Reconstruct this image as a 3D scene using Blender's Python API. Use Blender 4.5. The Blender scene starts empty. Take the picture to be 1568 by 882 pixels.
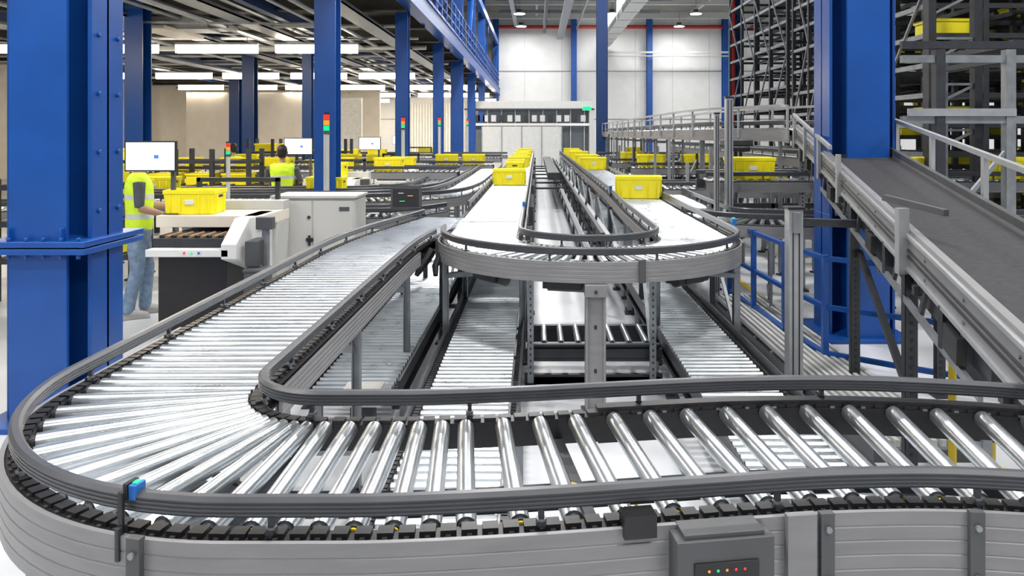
import bpy, bmesh, math, random, bisect
from mathutils import Vector, Matrix
random.seed(7)
sc = bpy.context.scene
H = 2.05   # eye height

# ------------------------------------------------------------------ materials
def M(name, col, rough=.5, metal=0., var=.06, scale=6., bump=0., bscale=40., emit=0., ecol=None, stretch=None, rvar=0., spec=None):
    m = bpy.data.materials.new(name); m.use_nodes = True
    nt = m.node_tree; N = nt.nodes; L = nt.links
    b = N['Principled BSDF']
    b.inputs['Roughness'].default_value = rough
    b.inputs['Metallic'].default_value = metal
    if spec is not None: b.inputs['Specular IOR Level'].default_value = spec
    tc = N.new('ShaderNodeTexCoord'); mp = N.new('ShaderNodeMapping')
    L.new(tc.outputs['Object'], mp.inputs['Vector'])
    if stretch: mp.inputs['Scale'].default_value = stretch
    nz = N.new('ShaderNodeTexNoise'); nz.inputs['Scale'].default_value = scale; nz.inputs['Detail'].default_value = 3
    L.new(mp.outputs[0], nz.inputs['Vector'])
    cr = N.new('ShaderNodeValToRGB')
    cr.color_ramp.elements[0].position = .3; cr.color_ramp.elements[1].position = .7
    cr.color_ramp.elements[0].color = tuple(max(0, c*(1-var*2)) for c in col)+(1,)
    cr.color_ramp.elements[1].color = tuple(min(1, c*(1+var)) for c in col)+(1,)
    L.new(nz.outputs['Fac'], cr.inputs[0]); L.new(cr.outputs[0], b.inputs['Base Color'])
    if rvar:
        mr = N.new('ShaderNodeMapRange'); mr.inputs['To Min'].default_value = max(.02, rough-rvar); mr.inputs['To Max'].default_value = rough+rvar
        L.new(nz.outputs['Fac'], mr.inputs['Value']); L.new(mr.outputs[0], b.inputs['Roughness'])
    if bump:
        n2 = N.new('ShaderNodeTexNoise'); n2.inputs['Scale'].default_value = bscale
        L.new(mp.outputs[0], n2.inputs['Vector'])
        bp = N.new('ShaderNodeBump'); bp.inputs['Strength'].default_value = bump; bp.inputs['Distance'].default_value = .01
        L.new(n2.outputs['Fac'], bp.inputs['Height']); L.new(bp.outputs[0], b.inputs['Normal'])
    if emit:
        b.inputs['Emission Color'].default_value = tuple(ecol or col)+(1,)
        b.inputs['Emission Strength'].default_value = emit
    return m

STEEL = M('galvanised_steel', (.70,.745,.775), .29, .95, .06, 7, rvar=.05)
STEEL2 = M('zinc_frame', (.28,.30,.32), .45, .6, .1, 9)
ALU = M('anodised_aluminium', (.40,.42,.44), .4, .5, .05, 9)
LTGREY = M('light_grey_paint', (.50,.51,.50), .45, 0, .03)
FASCIA = M('grey_fascia', (.235,.235,.245), .42, .15, .05, 5, stretch=(1,1,6))
RAIL = M('guide_rail_plastic', (.062,.066,.076), .36, 0, .06, 10)
BLACK = M('black_plastic', (.012,.012,.014), .42, 0, .1, 20)
DARK = M('dark_steel', (.040,.044,.052), .45, .3, .1, 8)
DGREY = M('dark_grey_plastic', (.075,.08,.085), .45)
BLUE = M('blue_paint', (.005,.066,.30), .34, 0, .06, 3)
NAVY = M('navy_paint', (.006,.035,.14), .4, 0, .05, 3)
YEL = M('yellow_plastic', (.92,.80,.010), .4, 0, .03, 5)
YELP = M('yellow_paint', (.75,.55,.02), .5)
WHITE = M('white_panel', (.70,.71,.70), .55, 0, .02, 1.5)
CREAM = M('cream_panel', (.76,.70,.60), .5, 0, .03, 2)
CAB = M('cabinet_paint', (.54,.54,.52), .45, 0, .02, 3)
FLOORM = M('epoxy_floor', (.58,.60,.63), .30, 0, .05, .8, bump=.02, bscale=3)
CEILM = M('ceiling_deck', (.20,.19,.17), .8, 0, .08, 1)
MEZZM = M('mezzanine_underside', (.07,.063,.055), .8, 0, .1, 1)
RED = M('red_paint', (.45,.02,.02), .45)
BELT = M('belt_rubber', (.05,.05,.055), .8, 0, .08, 30, bump=.15, bscale=150, spec=.15)
WBELT = M('pale_belt', (.72,.73,.76), .3, .3, .04, 6)
TUBE = M('lamp_tube', (1,.95,.85), .5, emit=15, ecol=(1,.86,.68))
BAY = M('high_bay_glow', (1,1,1), .5, emit=25, ecol=(1,.98,.95))
SCREEN = M('screen_white', (.9,.93,1), .3, emit=1.1, ecol=(.88,.94,1))
SBLUE = M('screen_blue', (.05,.15,.6), .3, emit=.6, ecol=(.05,.2,.9))
SDARK = M('screen_dark', (.012,.013,.018), .4, spec=.2)
LGREEN = M('led_green', (.0,.45,.15), .3, emit=.8, ecol=(0,.9,.3))
LRED = M('led_red', (.7,.02,.02), .3, emit=.7, ecol=(1,.03,.02))
LORNG = M('led_orange', (.8,.25,.02), .3, emit=.6, ecol=(1,.3,.02))
CYAN = M('sensor_blue', (.01,.12,.42), .35)
WOODY = M('brown_tray', (.30,.17,.08), .6)
GLASS = M('tinted_glass', (.16,.18,.20), .12, .2)
SKIN = M('skin', (.50,.30,.21), .55, 0, .04)
JEANS = M('denim', (.20,.29,.42), .8, 0, .15, 18, bump=.2)
SHIRT = M('grey_shirt', (.10,.11,.13), .8, 0, .1, 12)
HAIR = M('dark_hair', (.02,.014,.01), .6, 0, .2, 60)
SHOE = M('shoe', (.35,.35,.34), .6)
EYE = M('eye_dark', (.02,.02,.02), .2)
LIP = M('lip', (.35,.12,.10), .5)
PVC = M('strip_curtain', (.75,.74,.68), .35)

def vest_mat():
    m = bpy.data.materials.new('hi_vis_vest'); m.use_nodes = True
    nt = m.node_tree; N = nt.nodes; L = nt.links; b = N['Principled BSDF']
    tc = N.new('ShaderNodeTexCoord'); sp = N.new('ShaderNodeSeparateXYZ'); L.new(tc.outputs['Object'], sp.inputs[0])
    mu = N.new('ShaderNodeMath'); mu.operation = 'MULTIPLY'; mu.inputs[1].default_value = .5; L.new(sp.outputs['Z'], mu.inputs[0])
    cr = N.new('ShaderNodeValToRGB'); e = cr.color_ramp; e.interpolation = 'CONSTANT'
    Y = (.62,.88,.03,1); G = (.55,.57,.55,1)
    e.elements[0].color = Y; e.elements[1].position = .515; e.elements[1].color = G
    for p, c in ((.542, Y), (.615, G), (.642, Y)):
        q = e.elements.new(p); q.color = c
    L.new(mu.outputs[0], cr.inputs[0]); L.new(cr.outputs[0], b.inputs['Base Color'])
    b.inputs['Roughness'].default_value = .6
    b.inputs['Emission Strength'].default_value = .15; L.new(cr.outputs[0], b.inputs['Emission Color'])
    nz = N.new('ShaderNodeTexNoise'); nz.inputs['Scale'].default_value = 14
    bp = N.new('ShaderNodeBump'); bp.inputs['Strength'].default_value = .5; bp.inputs['Distance'].default_value = .03
    L.new(tc.outputs['Object'], nz.inputs['Vector']); L.new(nz.outputs['Fac'], bp.inputs['Height']); L.new(bp.outputs[0], b.inputs['Normal'])
    return m
VEST = vest_mat()

# ------------------------------------------------------------------ mesh builder
class MB:
    def __init__(s): s.v=[]; s.f=[]; s.m=[]; s.mats=[]
    def add(s, vs, fs, mat):
        if mat not in s.mats: s.mats.append(mat)
        k = s.mats.index(mat); o = len(s.v)
        s.v += [tuple(p) for p in vs]
        for f in fs: s.f.append(tuple(i+o for i in f)); s.m.append(k)
    def box(s, x0,x1,y0,y1,z0,z1, mat):
        s.add([(x0,y0,z0),(x1,y0,z0),(x1,y1,z0),(x0,y1,z0),(x0,y0,z1),(x1,y0,z1),(x1,y1,z1),(x0,y1,z1)],
              [(3,2,1,0),(4,5,6,7),(0,1,5,4),(1,2,6,5),(2,3,7,6),(3,0,4,7)], mat)
    def obox(s, c, size, mat, rz=0., rx=0.):
        R = Matrix.Rotation(rz,3,'Z') @ Matrix.Rotation(rx,3,'X'); c = Vector(c)
        hx,hy,hz = [a/2 for a in size]
        vs = [c + R@Vector(p) for p in [(-hx,-hy,-hz),(hx,-hy,-hz),(hx,hy,-hz),(-hx,hy,-hz),(-hx,-hy,hz),(hx,-hy,hz),(hx,hy,hz),(-hx,hy,hz)]]
        s.add(vs, [(3,2,1,0),(4,5,6,7),(0,1,5,4),(1,2,6,5),(2,3,7,6),(3,0,4,7)], mat)
    def beam(s, p0, p1, w, h, mat):
        p0=Vector(p0); p1=Vector(p1); d=(p1-p0).normalized()
        up = Vector((0,0,1)) if abs(d.z)<.95 else Vector((0,1,0))
        r = d.cross(up).normalized(); u = r.cross(d).normalized()
        vs=[]
        for p in (p0,p1):
            for a,b in ((-1,-1),(1,-1),(1,1),(-1,1)): vs.append(p + r*(a*w/2)+u*(b*h/2))
        s.add(vs, [(3,2,1,0),(4,5,6,7),(0,1,5,4),(1,2,6,5),(2,3,7,6),(3,0,4,7)], mat)
    def tube(s, pts, rad, mat, n=12, sq=(1,1)):
        pts=[Vector(p) for p in pts]
        if not isinstance(rad,(list,tuple)): rad=[rad]*len(pts)
        ref=None; vs=[]; fs=[]
        for i,p in enumerate(pts):
            d=(pts[min(i+1,len(pts)-1)]-pts[max(i-1,0)]).normalized()
            if ref is None:
                ref = Vector((1,0,0)) if abs(d.x)<.8 else Vector((0,1,0))
            a=(ref-d*ref.dot(d)).normalized(); ref=a; b=d.cross(a)
            for k in range(n):
                t=2*math.pi*k/n
                vs.append(p+a*(math.cos(t)*rad[i]*sq[0])+b*(math.sin(t)*rad[i]*sq[1]))
        for i in range(len(pts)-1):
            for k in range(n):
                k2=(k+1)%n
                fs.append((i*n+k,i*n+k2,(i+1)*n+k2,(i+1)*n+k))
        fs.append(tuple(reversed(range(n)))); fs.append(tuple((len(pts)-1)*n+k for k in range(n)))
        s.add(vs,fs,mat)
    def cyl(s,p0,p1,r0,mat,r1=None,n=12): s.tube([p0,p1],[r0,r0 if r1 is None else r1],mat,n)
    def rings(s, rg, mat, n=20):   # rg: (cx,cy,z,rx,ry)
        vs=[];fs=[]
        for (cx,cy,z,rx,ry) in rg:
            for k in range(n):
                t=2*math.pi*k/n; vs.append((cx+rx*math.cos(t),cy+ry*math.sin(t),z))
        for i in range(len(rg)-1):
            for k in range(n):
                k2=(k+1)%n; fs.append((i*n+k,i*n+k2,(i+1)*n+k2,(i+1)*n+k))
        fs.append(tuple(reversed(range(n)))); fs.append(tuple((len(rg)-1)*n+k for k in range(n)))
        s.add(vs,fs,mat)
    def sweep(s, path, prof, mat):
        n=len(prof); vs=[];fs=[]
        for p,t,r in path:
            for (l,dz) in prof: vs.append((p.x+r.x*l,p.y+r.y*l,p.z+dz))
        for i in range(len(path)-1):
            for k in range(n):
                k2=(k+1)%n; fs.append((i*n+k,i*n+k2,(i+1)*n+k2,(i+1)*n+k))
        fs.append(tuple(reversed(range(n)))); fs.append(tuple((len(path)-1)*n+k for k in range(n)))
        s.add(vs,fs,mat)
    def mesh(s,name,angle=35):
        me=bpy.data.meshes.new(name); me.from_pydata(s.v,[],s.f)
        for m in s.mats: me.materials.append(m)
        me.polygons.foreach_set('material_index',s.m)
        me.polygons.foreach_set('use_smooth',[True]*len(s.f))
        me.update()
        bm=bmesh.new(); bm.from_mesh(me); bmesh.ops.recalc_face_normals(bm,faces=bm.faces); bm.to_mesh(me); bm.free()
        me.set_sharp_from_angle(angle=math.radians(angle))
        return me
    def build(s,name,parent=None,bevel=0,angle=35):
        ob=bpy.data.objects.new(name,s.mesh(name,angle)); sc.collection.objects.link(ob)
        if parent: ob.parent=parent
        if bevel:
            b=ob.modifiers.new('bevel','BEVEL'); b.width=bevel; b.segments=2; b.limit_method='ANGLE'
        return ob
def empty(name,loc=(0,0,0),rz=0):
    e=bpy.data.objects.new(name,None); sc.collection.objects.link(e); e.location=loc; e.rotation_euler=(0,0,rz); e.empty_display_size=.2; return e

# ------------------------------------------------------------------ paths
def catmull(pts,n=12):
    P=[Vector(p) for p in pts]; P=[P[0]*2-P[1]]+P+[P[-1]*2-P[-2]]; out=[]
    for i in range(1,len(P)-2):
        for k in range(n):
            t=k/n; a,b,c,d=P[i-1],P[i],P[i+1],P[i+2]
            out.append(.5*((2*b)+(c-a)*t+(2*a-5*b+4*c-d)*t*t+(3*b-a-3*c+d)*t**3))
    out.append(P[-2]); return out
def arc(cx,cy,R,a0,a1,z,n=24):
    return [Vector((cx+R*math.cos(math.radians(a0+(a1-a0)*i/n)),cy+R*math.sin(math.radians(a0+(a1-a0)*i/n)),z)) for i in range(n+1)]
class Path:
    def __init__(s,pts):
        P=[Vector(pts[0])]
        for p in pts[1:]:
            p=Vector(p)
            if (p-P[-1]).length>1e-4: P.append(p)
        s.P=P; s.S=[0]
        for a,b in zip(P,P[1:]): s.S.append(s.S[-1]+(b-a).length)
        s.L=s.S[-1]
    def pos(s,d):
        d=min(max(d,0),s.L)
        i=min(max(bisect.bisect_right(s.S,d)-1,0),len(s.P)-2)
        return s.P[i].lerp(s.P[i+1],(d-s.S[i])/(s.S[i+1]-s.S[i]))
    def fr(s,d):
        e=.03; a=s.pos(max(0,d-e)); b=s.pos(min(s.L,d+e)); t=(b-a).normalized(); h=Vector((t.x,t.y,0)).normalized()
        return s.pos(d),t,Vector((h.y,-h.x,0))
    def kap(s,d):
        _,t0,_=s.fr(max(0,d-.08)); _,t1,_=s.fr(min(s.L,d+.08))
        return (t0.x*t1.y-t0.y*t1.x)/.16
    def sample(s,a,b,ds=.06):
        out=[s.fr(a)]; d=a; last=a
        while d<b-1e-6:
            d=min(b,d+ds)
            if abs(s.kap(d))>.02 or abs(s.kap(max(0,d-ds)))>.02 or d>=b-1e-6 or d-last>3: out.append(s.fr(d)); last=d
        return out

def rail_prof(c,z0,z1,w=.034):
    h=z1-z0; a=w/2; g=.003
    pr=[(c-a+.008,z0),(c+a-.008,z0),(c+a,z0+.008)]
    for k in (.3,.5,.7):
        zz=z0+h*k; pr+=[(c+a,zz-.003),(c+a-g,zz-.0015),(c+a-g,zz+.0015),(c+a,zz+.003)]
    pr+=[(c+a,z1-.009),(c+a-.009,z1),(c-a+.009,z1),(c-a,z1-.009)]
    for k in (.7,.5,.3):
        zz=z0+h*k; pr+=[(c-a,zz+.003),(c-a+g,zz+.0015),(c-a+g,zz-.0015),(c-a,zz-.003)]
    pr+=[(c-a,z0+.008)]
    return pr
def fascia_prof(c0,c1,z0,z1):
    s=1 if c1>c0 else -1; pr=[(c0,z0),(c1,z0)]
    n=5
    for k in range(1,n):
        zz=z0+(z1-z0)*k/n; pr+=[(c1,zz-.003),(c1-s*.002,zz-.001),(c1-s*.002,zz+.001),(c1,zz+.003)]
    pr+=[(c1,z1),(c0,z1)]
    return pr
def leg(mb,p,floor=0.,w=.05,mat=None,holes=False,rz=0):
    mat=mat or STEEL2
    x,y,z=p; c=math.cos(rz); s_=math.sin(rz)
    mb.obox((x,y,(z+floor)/2+.02),(w,w*.12,z-floor-.04),mat,rz)
    for sgn in (-1,1):
        mb.obox((x+sgn*w*.44*c-s_*w*.3,y+sgn*w*.44*s_+c*w*.3,(z+floor)/2+.02),(w*.12,w*.7,z-floor-.04),mat,rz)
    mb.obox((x,y+.01,floor+.012),(w*1.9,w*1.9,.024),DARK,rz)
    mb.cyl((x,y+.01,floor+.02),(x,y+.01,floor+.09),w*.22,DARK,n=8)
    if holes:
        zz=floor+.12
        while zz<z-.05:
            mb.obox((x+s_*w*.08,y-c*w*.08,zz),(w*.24,.006,.018),BLACK,rz); zz+=.05

def conveyor(name,path,half=.31,pitch=.087,r=.025,guards=((-1,0,1e9),(1,0,1e9)),gz=(.045,.102),fascia=(),teeth=True,
             legs=None,floor=0.,n=12,rs=(0,1e9),frame_h=.07,rollmat=None,holes=False,cones=True,tie=True,skip=None,yel=0):
    mb=MB(); P=path; rollmat=rollmat or STEEL
    d=max(rs[0],pitch(0) if callable(pitch) else pitch)*1.0
    end=min(P.L,rs[1])
    while d<end-.02:
        p,t,rt=P.fr(d); k=P.kap(d) if cones else 0
        pc=pitch(d) if callable(pitch) else pitch
        if not (skip and skip(d)):
            r0=min(r,pc*(1-k*half)*.46); r1=min(r,pc*(1+k*half)*.46); r0=max(r0,.009); r1=max(r1,.009)
            a=p-rt*half; b=p+rt*half; a=a-Vector((0,0,r0)); b=b-Vector((0,0,r1))
            mb.tube([a,a.lerp(b,.985)],[r0,r1],rollmat,n)
            if n>=12:
                mb.cyl(a.lerp(b,.985),a.lerp(b,1.006),r1*.78,DARK,n=n)
                mb.cyl(a.lerp(b,1.006),a.lerp(b,1.016),r1*.6,YELP if d>yel else BLACK,n=n)
                mb.cyl(a.lerp(b,-.03),a,r0*.55,BLACK,n=8)
        d+=pc
    full=P.sample(0,P.L)
    o=half+.006
    for sg in (-1,1):
        mb.sweep(full,[(sg*o,-frame_h-.03),(sg*(o+.05),-frame_h-.03),(sg*(o+.05),-frame_h-.02),(sg*(o+.012),-frame_h-.02),(sg*(o+.012),-.032),(sg*(o+.054),-.032),(sg*(o+.054),-.016),(sg*o,-.016)],BLACK if teeth else DARK)
        if teeth:
            d=.02
            while d<P.L:
                p,t,rt=P.fr(d); k=P.kap(d); st=.05/max(.35,(1+k*sg*half))
                ang=math.atan2(t.y,t.x)
                c=p+rt*(sg*(o+.022)); mb.obox((c.x,c.y,c.z-.011),(.038,.036,.016),BLACK,ang)
                c2=p+rt*(sg*(o+.043)); mb.obox((c2.x,c2.y,c2.z-.015),(.012,.008,.006),DGREY,ang)
                d+=st
    for g in guards:
        sg,a,b=g[:3]; off=g[3] if len(g)>3 else .035
        b=min(b,P.L); c=sg*(half+off)
        mb.sweep(P.sample(a,b,.04),rail_prof(c,gz[0],gz[1]),RAIL)
        d=a+.15
        while d<b:
            p,t,rt=P.fr(d); ang=math.atan2(t.y,t.x)
            q2=p+rt*c; mb.obox((q2.x,q2.y,q2.z+gz[0]/2),(.014,.014,gz[0]+.01),DARK,ang)
            q3=p+rt*(sg*(half+.04)); mb.obox(((q2.x+q3.x)/2,(q2.y+q3.y)/2,q2.z),(.02,abs(off-.035)+.03,.008),DARK,ang)
            mb.cyl((q2.x,q2.y,q2.z-.012),(q2.x,q2.y,q2.z+.010),.013,STEEL2,n=8)
            d+=.6
    for f in fascia:
        sg,a,b,z0,z1=f; b=min(b,P.L)
        mb.sweep(P.sample(a,b,.04),fascia_prof(sg*(half+.062),sg*(half+.076),z0,z1),FASCIA)
    if legs:
        for d in legs:
            if d>P.L: continue
            p,t,rt=P.fr(d); ang=math.atan2(t.y,t.x)-math.pi/2
            for sg in (-1,1):
                q=p+rt*(sg*(half+.03)); leg(mb,(q.x,q.y,q.z-frame_h-.03),floor,.05,STEEL2,holes,ang)
            if tie and p.z-floor>.5:
                q0=p-rt*(half+.02); q1=p+rt*(half+.02)
                for zz in (.25,p.z-floor-.28):
                    mb.beam((q0.x,q0.y,floor+zz),(q1.x,q1.y,floor+zz),.035,.04,STEEL2)
    d=.3
    while d<P.L:
        p,t,rt=P.fr(d); q0=p-rt*half; q1=p+rt*half
        mb.beam((q0.x,q0.y,p.z-frame_h-.02),(q1.x,q1.y,p.z-frame_h-.02),.03,.02,DARK); d+=.9
    return mb

# ------------------------------------------------------------------ 1. foreground curved conveyor
Z=1.11
pts=catmull([(-.95,8.35,Z),(-1.09,7.7,Z),(-1.26,6.9,Z),(-1.35,6.1,Z),(-1.365,5.2,Z),(-1.365,4,Z)],10)
pts+=arc(-.725,2.74,.64,180,270,Z,24)
pts+=catmull([(-.58,2.10,Z),(-.35,2.105,Z),(0,2.14,Z),(.35,2.19,Z),(.75,2.24,Z),(1.15,2.24,Z),(1.6,2.16,Z),(2.1,2.0,Z),(2.7,1.75,Z)],10)
P1=Path(pts)
def s_at(P,fn):
    d=0
    while d<P.L:
        if fn(P.pos(d)): return d
        d+=.02
    return P.L
s0=s_at(P1,lambda p:p.y<6.75)
sx=s_at(P1,lambda p:p.y<2.5 and p.x>-.25)
sl=s_at(P1,lambda p:p.y<2.74)
mb=conveyor('c',P1,half=.315,pitch=lambda d:(.075 if d<sl else (.082 if d<sx else .128)),r=.0265,
            guards=((-1,s0,1e9,.052),(1,0,1e9)),gz=(.034,.083),fascia=((1,sl-.9,1e9,-.19,-.010),(-1,sl-3.4,sl-.1,-.15,-.04)),
            legs=[.6,2.6,4.2,sl-.25,sl+.57,sx+.2,sx+1.7],n=16,holes=True,cones=True,yel=sl+.5)
for d in (sl+.86,sx+.93,sx+1.38):
    p,t,rt=P1.fr(d); q=p+rt*.397; ang=math.atan2(t.y,t.x)
    mb.obox((q.x,q.y,q.z-.10),(.035,.02,.195),DGREY,ang)
    for zz in (-.04,-.165):
        mb.cyl((q.x,q.y,q.z+zz),(q.x+rt.x*.018,q.y+rt.y*.018,q.z+zz),.008,STEEL2,n=8)
p,t,rt=P1.fr(sx+.85); q=p+rt*.402; mb.obox((q.x,q.y,q.z-.10),(.075,.02,.20),FASCIA,math.atan2(t.y,t.x))
p,t,rt=P1.fr(sx+.43); q=p+rt*.385; mb.obox((q.x,q.y,q.z+.0),(.08,.05,.055),BLACK,math.atan2(t.y,t.x))
mb.sweep(P1.sample(sx+.5,P1.L,.04),[(-.33,-.11),(-.375,-.11),(-.375,.01),(-.33,.01)],BLACK)
d=sx+.55
while d<P1.L:
    p,t,rt=P1.fr(d); q=p-rt*.328; mb.obox((q.x,q.y,q.z-.02),(.014,.008,.022),STEEL2,math.atan2(t.y,t.x)); d+=.09
mb.tube([(.1,2.15,1.03),(.25,2.17,.98),(.3,2.25,.95),(.32,2.3,.8),(.3,2.33,.4)],.006,YELP,8)
mb.tube([(-1.2,2.45,.98),(-.7,2.15,.95),(.2,2.2,.97),(1.2,2.35,.97),(2.2,2.05,.97)],.012,BLACK,8)
mb.sweep(P1.sample(sl+.2,P1.L,.06),[(-.05,-.13),(.05,-.13),(.05,-.10),(-.05,-.10)],DARK)
mb.sweep(P1.sample(sx-.3,P1.L,.06),[(.10,-.20),(.30,-.20),(.30,-.18),(.10,-.18)],DARK)
mb.build('curved_roller_conveyor')

# control box
mb=MB(); p,t,rt=P1.fr(sx+.63); ang=math.atan2(t.y,t.x); q=p+rt*.41
mb.obox((q.x,q.y,q.z-.085),(.24,.09,.13),DGREY,ang)
mb.obox((q.x,q.y,q.z-.018),(.20,.07,.02),DGREY,ang)
q2=q+rt*.047
mb.obox((q2.x,q2.y,q2.z-.10),(.16,.006,.06),BLACK,ang)
for i,mm in enumerate((LORNG,LGREEN,LORNG,LRED,LRED)):
    a=q2+rt*.004+t*(-.045+i*.022); mb.obox((a.x,a.y,a.z-.088),(.006,.003,.006),mm,ang)
mb.build('conveyor_control_box',bevel=.012)

# photo eye sensor on rail
mb=MB(); p,t,rt=P1.fr(sl+.84); ang=math.atan2(t.y,t.x); q=p+rt*.352
mb.obox((q.x,q.y,q.z+.083),(.020,.036,.036),CYAN,ang)
q3=q-t*.018; mb.obox((q3.x,q3.y,q3.z+.083),(.012,.040,.042),BLACK,ang)
q3=q+rt*.03-t*.018; mb.obox((q3.x,q3.y,q3.z+.04),(.014,.01,.10),BLACK,ang); mb.obox((q3.x,q3.y,q3.z-.03),(.012,.03,.08),DARK,ang)
mb.obox((q.x,q.y,q.z+.103),(.014,.018,.005),LGREEN,ang)
mb.build('photo_eye_sensor',bevel=.003)

# ------------------------------------------------------------------ 2. centre U loop
XL,XR=-.505,1.445; CX=(XL+XR)/2; RC=(XR-XL)/2
lp=[Vector((XL,y,Z)) for y in (37,30,20,12,7.5)]+arc(CX,6.76,RC,180,360,Z,40)+[Vector((XR,y,Z)) for y in (7.5,9,)]+[Vector((1.5,12,Z)),Vector((1.5,20,Z)),Vector((1.5,30,Z)),Vector((1.5,37,Z))]
P2=Path(lp); a2=s_at(P2,lambda p:p.y<6.76); b2=a2+math.pi*RC
a9=s_at(P2,lambda p:p.y<9.2)
LG=[a2-28,a2-25,a2-22,a2-19,a2-16,a2-13,a2-10,a2-7.5,a2-5,a2-2.4,a2+.3,b2-.3,b2+2.4,b2+5,b2+7.5,b2+10,b2+13,b2+16,b2+19,b2+22,b2+25]
mb=conveyor('l',P2,half=.315,pitch=lambda d:.085 if a2-6<d<b2+8 else .12,r=.026,
            guards=((-1,0,1e9),(1,0,a9),(1,a2-.1,1e9)),fascia=((1,a2-.35,b2+1.2,-.155,.0),(1,0,a2-3,-.15,-.03),(-1,0,a2-.2,-.13,-.03),(-1,b2+.2,1e9,-.13,-.03),(1,b2+1.2,1e9,-.15,-.03)),
            legs=LG,n=12,holes=False,teeth=True,yel=1e9)
for d in (a2+.15,a2+1.75,b2-.35):
    p,t,rt=P2.fr(d); q=p+rt*.40; mb.obox((q.x,q.y,q.z-.07),(.05,.022,.17),DGREY,math.atan2(t.y,t.x))
for y0,y1 in ((6.9,7.75),(7.9,9.6),(9.75,12.9)): mb.box(XL-.30,XL+.30,y0,y1,Z-.012,Z+.004,WBELT)
# drives and cable duct slung under the curve
for d in (a2+.7,a2+1.3,a2+2.2,b2-.8):
    p,t,rt=P2.fr(d); ang=math.atan2(t.y,t.x); q=p+rt*.15
    mb.obox((q.x,q.y,q.z-.19),(.30,.14,.10),DARK,ang); mb.cyl((q.x-t.x*.12,q.y-t.y*.12,q.z-.22),(q.x+t.x*.2,q.y+t.y*.2,q.z-.22),.05,DGREY,n=12)
mb.sweep(P2.sample(a2-.5,b2+1.5,.06),[(.2,-.16),(.30,-.16),(.30,-.11),(.2,-.11)],DARK)
mb.tube([(-.93,6.45,1.02),(-.98,6.3,.93),(-1.02,6.25,.85)],[.05,.045,.02],BLACK,8)
mb.tube([(-.84,6.4,1.0),(-.86,6.25,.93),(-.85,6.2,.86)],[.03,.03,.02],BLACK,8)
mb.build('u_turn_roller_conveyor')
for (x,y) in ((1.84,6.9),(-.15,8.6),(1.12,11.2)):
    mb=MB(); mb.box(x-.02,x+.02,y-.03,y+.03,Z+.06,Z+.15,CYAN); mb.box(x-.01,x+.03,y-.015,y+.015,Z-.1,Z+.07,DARK); mb.box(x-.012,x+.012,y-.012,y+.012,Z+.15,Z+.158,LGREEN)
    mb.build('photo_eye_sensor',bevel=.004)

# ------------------------------------------------------------------ 3. lower lanes
def lower(name,x,y0,y1,z=.35,half=.27,pitch=.085,rollmat=None):
    P=Path([(x,y0,z),(x,(y0+y1)/2,z),(x,y1,z)])
    n=int((y1-y0)/2)
    mb=conveyor(name,P,half,pitch,.026,guards=(),fascia=(),legs=[.3+2*i for i in range(n)],n=10,teeth=True,cones=False,frame_h=.1,rollmat=rollmat)
    for sg in (-1,1): mb.box(x+sg*(half+.055)-.008,x+sg*(half+.055)+.008,y0,y1,z-.02,z+.06,DARK)
    return mb.build(name)
lower('lower_roller_conveyor',-.44,3.0,34)
lower('lower_roller_conveyor',1.35,3.4,34)
lower('lower_roller_conveyor',-1.24,4.9,11.5)
Pc=Path([(-.08,6.3,.36),(.5,6.3,.36),(1.0,6.3,.36)])
mb=conveyor('x',Pc,half=.26,pitch=.14,r=.026,guards=(),teeth=False,legs=None,n=12,cones=False,frame_h=.12,yel=1e9)
for y in (6.02,6.58): mb.box(-.1,1.02,y-.02,y+.02,.2,.30,DARK)
mb.box(-.1,1.02,5.98,6.02,.02,.10,DARK)
mb.beam((-.05,6.0,.05),(1.0,6.0,.05),.04,.06,STEEL2)
for x in (-.05,.97): leg(mb,(x,6.02,.25),0)
mb.build('transfer_conveyor')
mb=MB()
mb.box(.37,.49,5.40,5.46,0,.92,FASCIA); mb.box(.355,.375,5.38,5.48,0,.92,FASCIA); mb.box(.485,.505,5.38,5.48,0,.92,FASCIA)
mb.box(.35,.51,5.36,5.5,.86,.95,FASCIA); mb.box(.33,.53,5.34,5.52,0,.02,DARK)
for z in (.3,.62): mb.box(.42,.44,5.395,5.402,z,z+.03,BLACK)
mb.cyl((.43,5.35,.90),(.43,5.37,.90),.014,DARK,n=8)
mb.build('support_post',bevel=.003)
mb=MB()
for (x,y) in ((-.05,5.95),(.93,5.9),(-.9,7.0),(1.86,6.9),(1.86,7.8),(-.1,7.6),(1.08,7.6),(-.9,8.6),(-.1,8.6),(1.08,8.6),(1.88,9.2)):
    leg(mb,(x,y,1.0),0,.05,STEEL2 if y<6.5 else DARK,True)
mb.beam((-.1,7.6,.8),(1.08,7.6,.8),.05,.05,DARK); mb.beam((-.9,7.0,.7),(-.1,7.6,.7),.04,.05,DARK); mb.beam((1.08,7.6,.7),(1.86,7.8,.7),.04,.05,DARK)
mb.beam((-.05,5.95,.15),(-.1,7.6,.8),.03,.03,STEEL2); mb.beam((.93,5.9,.15),(1.08,7.6,.8),.03,.03,STEEL2)
mb.beam((-.9,7.0,.2),(-.9,8.6,.9),.03,.03,STEEL2); mb.beam((1.86,6.9,.2),(1.86,7.8,.9),.03,.03,STEEL2)
mb.build('conveyor_support_frame')
mb=MB()
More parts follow.
